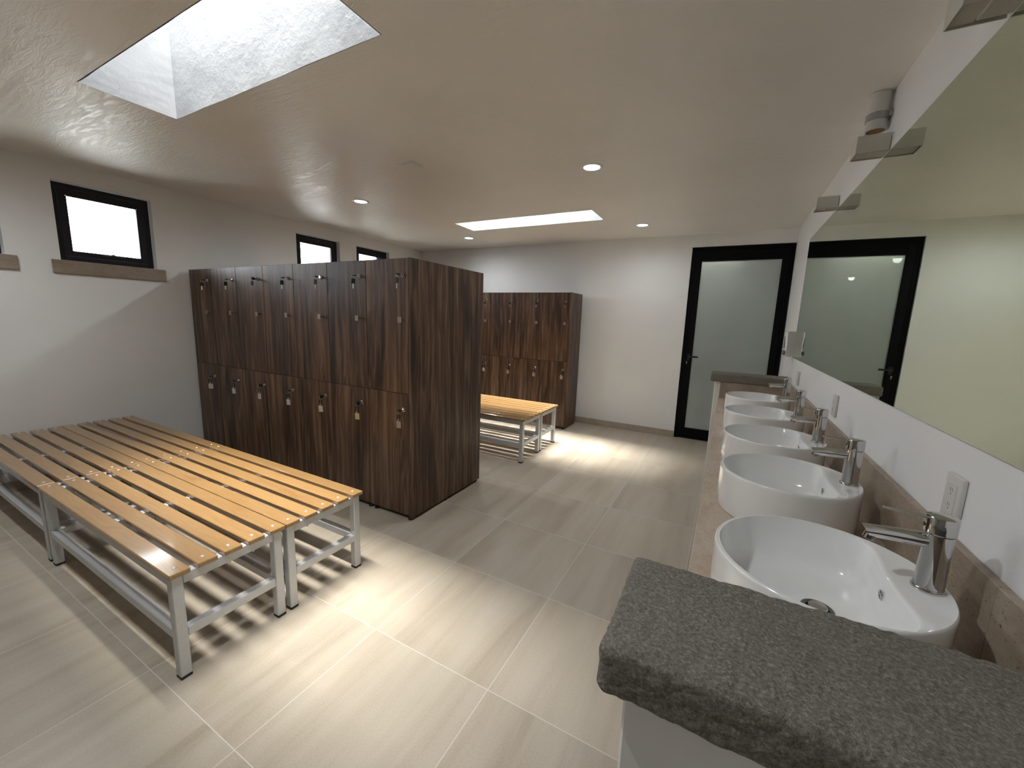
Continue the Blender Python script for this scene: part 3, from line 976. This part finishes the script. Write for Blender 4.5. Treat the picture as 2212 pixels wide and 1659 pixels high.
def make_tap(label, loc):
    r = thing('basin_tap', label, 'tap', loc, 'chrome mixer taps on the basins')
    bm = BM(); lathe(bm, [(0.0265, 0.0), (0.0275, 0.002), (0.0275, 0.008), (0.0262, 0.0105)], seg=40)
    obj('base_ring', bm, 'chrome', r)
    bm = BM(); lathe(bm, [(0.0248, 0.0098), (0.0240, 0.014), (0.0232, 0.06), (0.0230, 0.1275)], seg=40)
    obj('tap_body', bm, 'chrome', r)
    bm = BM(); lathe(bm, [(0.0225, 0.1278), (0.0245, 0.1292), (0.0255, 0.131), (0.0255, 0.1625), (0.0245, 0.1655), (0.019, 0.1672), (0.006, 0.168)], seg=40)
    cap = obj('cap', bm, 'chrome', r)
    bm = BM(); rod(bm, (-0.0262, 0.0, 0.1435), (-0.0240, 0.0, 0.1435), 0.0042, 14)
    obj('cap_plug', bm, 'black_plastic', cap)
    bm = BM(); rod(bm, (-0.022, 0.0, 0.1590), (-0.094, 0.0, 0.1625), 0.0034, 14, 0.0028)
    obj('lever', bm, 'chrome', r)
    # spout: a flattened tube rising a little to a slanted mouth
    bm = BM()
    secs = [(-0.014, 0.1090, 0.0150, 0.0158), (-0.050, 0.1075, 0.0148, 0.0152), (-0.090, 0.1052, 0.0140, 0.0140), (-0.1150, 0.1035, 0.0135, 0.0128)]
    rings = []
    n = 20
    for k, (x, z, ry, rz) in enumerate(secs):
        ring = []
        for i in range(n):
            th = 2 * PI * i / n
            zz = rz * math.sin(th)
            xx = x - (zz * 0.65 if k == len(secs) - 1 else zz * 0.05)
            if k == len(secs) - 1: xx += 0.0
            ring.append(bm.verts.new((xx, ry * math.cos(th), z + zz)))
        rings.append(ring)
    for a, b in zip(rings, rings[1:]):
        for i in range(n):
            j = (i + 1) % n
            bm.faces.new((a[i], a[j], b[j], b[i]))
    bm.faces.new(list(reversed(rings[0]))); bm.faces.new(rings[-1])
    obj('spout', bm, 'chrome', r)
    bm = BM(); lathe(bm, [(0.0095, 0.0), (0.0110, 0.001), (0.0110, 0.012)], (-0.1085, 0.0, 0.0855), (0.25, 0, 0.97), 22)
    obj('aerator', bm, 'chrome', r)
    return r
BL_ = ['nearest white basin, right behind the front stone-capped wall', 'white basin second from the front stone-capped wall', 'middle white basin in the row of five',
       'white basin next to last, one before the far stone-capped wall', 'farthest white basin, beside the far stone-capped wall']
TL_ = ['large chrome tap on the nearest basin, below the nearest socket', 'chrome tap on the second basin from the front', 'chrome tap on the middle basin of the row',
       'chrome tap on the fourth basin from the front', 'small chrome tap on the farthest basin, by the far stone cap']
bas0 = make_basin(BL_[0], (SX, BASIN_Y[0], CZ))
tap0 = make_tap(TL_[0], (0.4238, BASIN_Y[0], CZ + SH - 0.0062))
for k in range(1, 5):
    dup(bas0, (SX, BASIN_Y[k], CZ), BL_[k])
    dup(tap0, (0.4238, BASIN_Y[k], CZ + SH - 0.0062), TL_[k])

# ------------------------------------------------------------------ mirror wall
bm = BM(); box(bm, XR - 0.007, XR - 0.0005, 0.62, 4.432, 1.165, 2.203, 0.0006, 1)
o = obj('wall_mirror', bm, 'mirror', smooth=False)
tag(o, 'long frameless mirror on the wall above the basins, slightly green', 'mirror')

def make_sconce(label, y):
    r = thing('wall_sconce', label, 'wall lamp', (XR, y, 2.2155), 'square lamps over the mirror')
    w2, d, h, t_ = 0.0525, 0.1205, 0.0725, 0.004
    bm = BM()
    box(bm, -d, -0.004, -w2, -w2 + t_, 0, h, 0.0008, 1); box(bm, -d, -0.004, w2 - t_, w2, 0, h, 0.0008, 1); box(bm, -d, -d + t_, -w2 + t_, w2 - t_, 0, h, 0.0008, 1)
    box(bm, -d + t_, -0.066, -w2 + t_, w2 - t_, 0.006, 0.010)
    obj('shade', bm, 'sconce_paint', r)
    bm = BM(); box(bm, -0.066, -0.0005, -w2 + 0.006, w2 - 0.022, -0.001, h - 0.012, 0.001, 1)
    obj('mount', bm, 'sconce_paint', r)
    return r
s0 = make_sconce('small square wall lamp over the mirror, just below the white pipe stub', 2.503)
dup(s0, (XR, 3.468, 2.2155), 'small square wall lamp over the mirror, the one nearest the frosted door')
dup(s0, (XR, 1.540, 2.2155), 'small square wall lamp over the mirror, cut by the top edge of the photo')

r = thing('pipe_stub', 'white pipe stub with a grey clamp, hanging from the ceiling above a wall lamp', 'pipe', (0.4905, 2.545, ZC))
zb = 2.332 - ZC
bm = BM()
seg = 40
lathe(bm, [(0.0345, zb + 0.004), (0.0345, zb), (0.0385, zb), (0.0385, -0.002), (0.03, -0.0005)], seg=seg, caps=False)
obj('pipe', bm, 'pipe_plastic', r)
bm = BM(); lathe(bm, [(0.0343, zb + 0.0045), (0.0343, zb + 0.008)], seg=seg)
obj('pipe_liner', bm, 'brown_liner', r)['label'] = 'brown inside of the pipe end'
bm = BM(); lathe(bm, [(0.0388, 2.374 - ZC), (0.0425, 2.374 - ZC), (0.0425, 2.404 - ZC), (0.0388, 2.404 - ZC)], seg=seg, caps=False); box(bm, 0.030, 0.0425, -0.0470, -0.040, 2.376 - ZC, 2.402 - ZC, 0.001, 1)
obj('clamp', bm, 'band_grey', r)

def make_outlet(label, y):
    r = thing('wall_socket', label, 'socket', (XR, y, 1.0225), 'sockets between mirror and counter')
    bm = BM(); box(bm, -0.0115, -0.0005, -0.039, 0.039, -0.0585, 0.0585, 0.004, 3)
    obj('socket_plate', bm, 'outlet_plastic', r)
    bm = BM(); box(bm, -0.0130, -0.0110, -0.0215, 0.0215, -0.037, 0.037, 0.0008, 1)
    ins = obj('socket_insert', bm, 'outlet_plastic', r)
    bm = BM()
    for zc in (0.019, -0.019):
        box(bm, -0.0135, -0.0129, 0.0035, 0.0048, zc - 0.002, zc + 0.006); box(bm, -0.0135, -0.0129, -0.0052, -0.0039, zc - 0.002, zc + 0.006)
        rod(bm, (-0.0129, -0.0002, zc - 0.0085), (-0.0135, -0.0002, zc - 0.0085), 0.0021, 10)
    obj('socket_slots', bm, 'grey_plastic', ins, smooth=False)
    return r
o0 = make_outlet('white wall socket behind the nearest tap', 1.345)
dup(o0, (XR, 2.645, 1.030), 'white wall socket under the mirror, above the gap behind the middle taps')
dup(o0, (XR, 3.970, 1.027), 'white wall socket under the mirror, farthest one behind the last tap')

r = thing('soap_dispenser', 'white soap dispenser on the wall at the far lower corner of the mirror', 'dispenser', (XR, 4.487, 1.17))
bm = BM()
n = 14
prof = [(0.0, 0.068), (0.012, 0.078), (0.10, 0.074), (0.20, 0.080), (0.224, 0.078), (0.232, 0.066)]
rows = []
for (z, d) in prof:
    row = []
    for i in range(n + 1):
        f = -1 + 2 * i / n
        yy = 0.050 * f
        xx = -d * (1 - 0.16 * abs(f) ** 3.0)
        row.append(bm.verts.new((xx, yy, z)))
    row.append(bm.verts.new((-0.0005, 0.050, z))); row.insert(0, bm.verts.new((-0.0005, -0.050, z)))
    rows.append(row)
m_ = len(rows[0])
for a, b in zip(rows, rows[1:]):
    for i in range(m_):
        j = (i + 1) % m_
        bm.faces.new((a[i], a[j], b[j], b[i]))
bm.faces.new(list(reversed(rows[0]))); bm.faces.new(rows[-1])
obj('dispenser_body', bm, 'white_plastic', r, angle=40)
bm = BM(); box(bm, -0.0905, -0.070, -0.049, 0.049, 0.016, 0.056, 0.005, 2); obj('push_bar', bm, 'grey_plastic', r)
bm = BM(); box(bm, -0.0835, -0.070, -0.012, 0.012, 0.075, 0.185, 0.003, 2); obj('level_window', bm, 'grey_plastic', r)
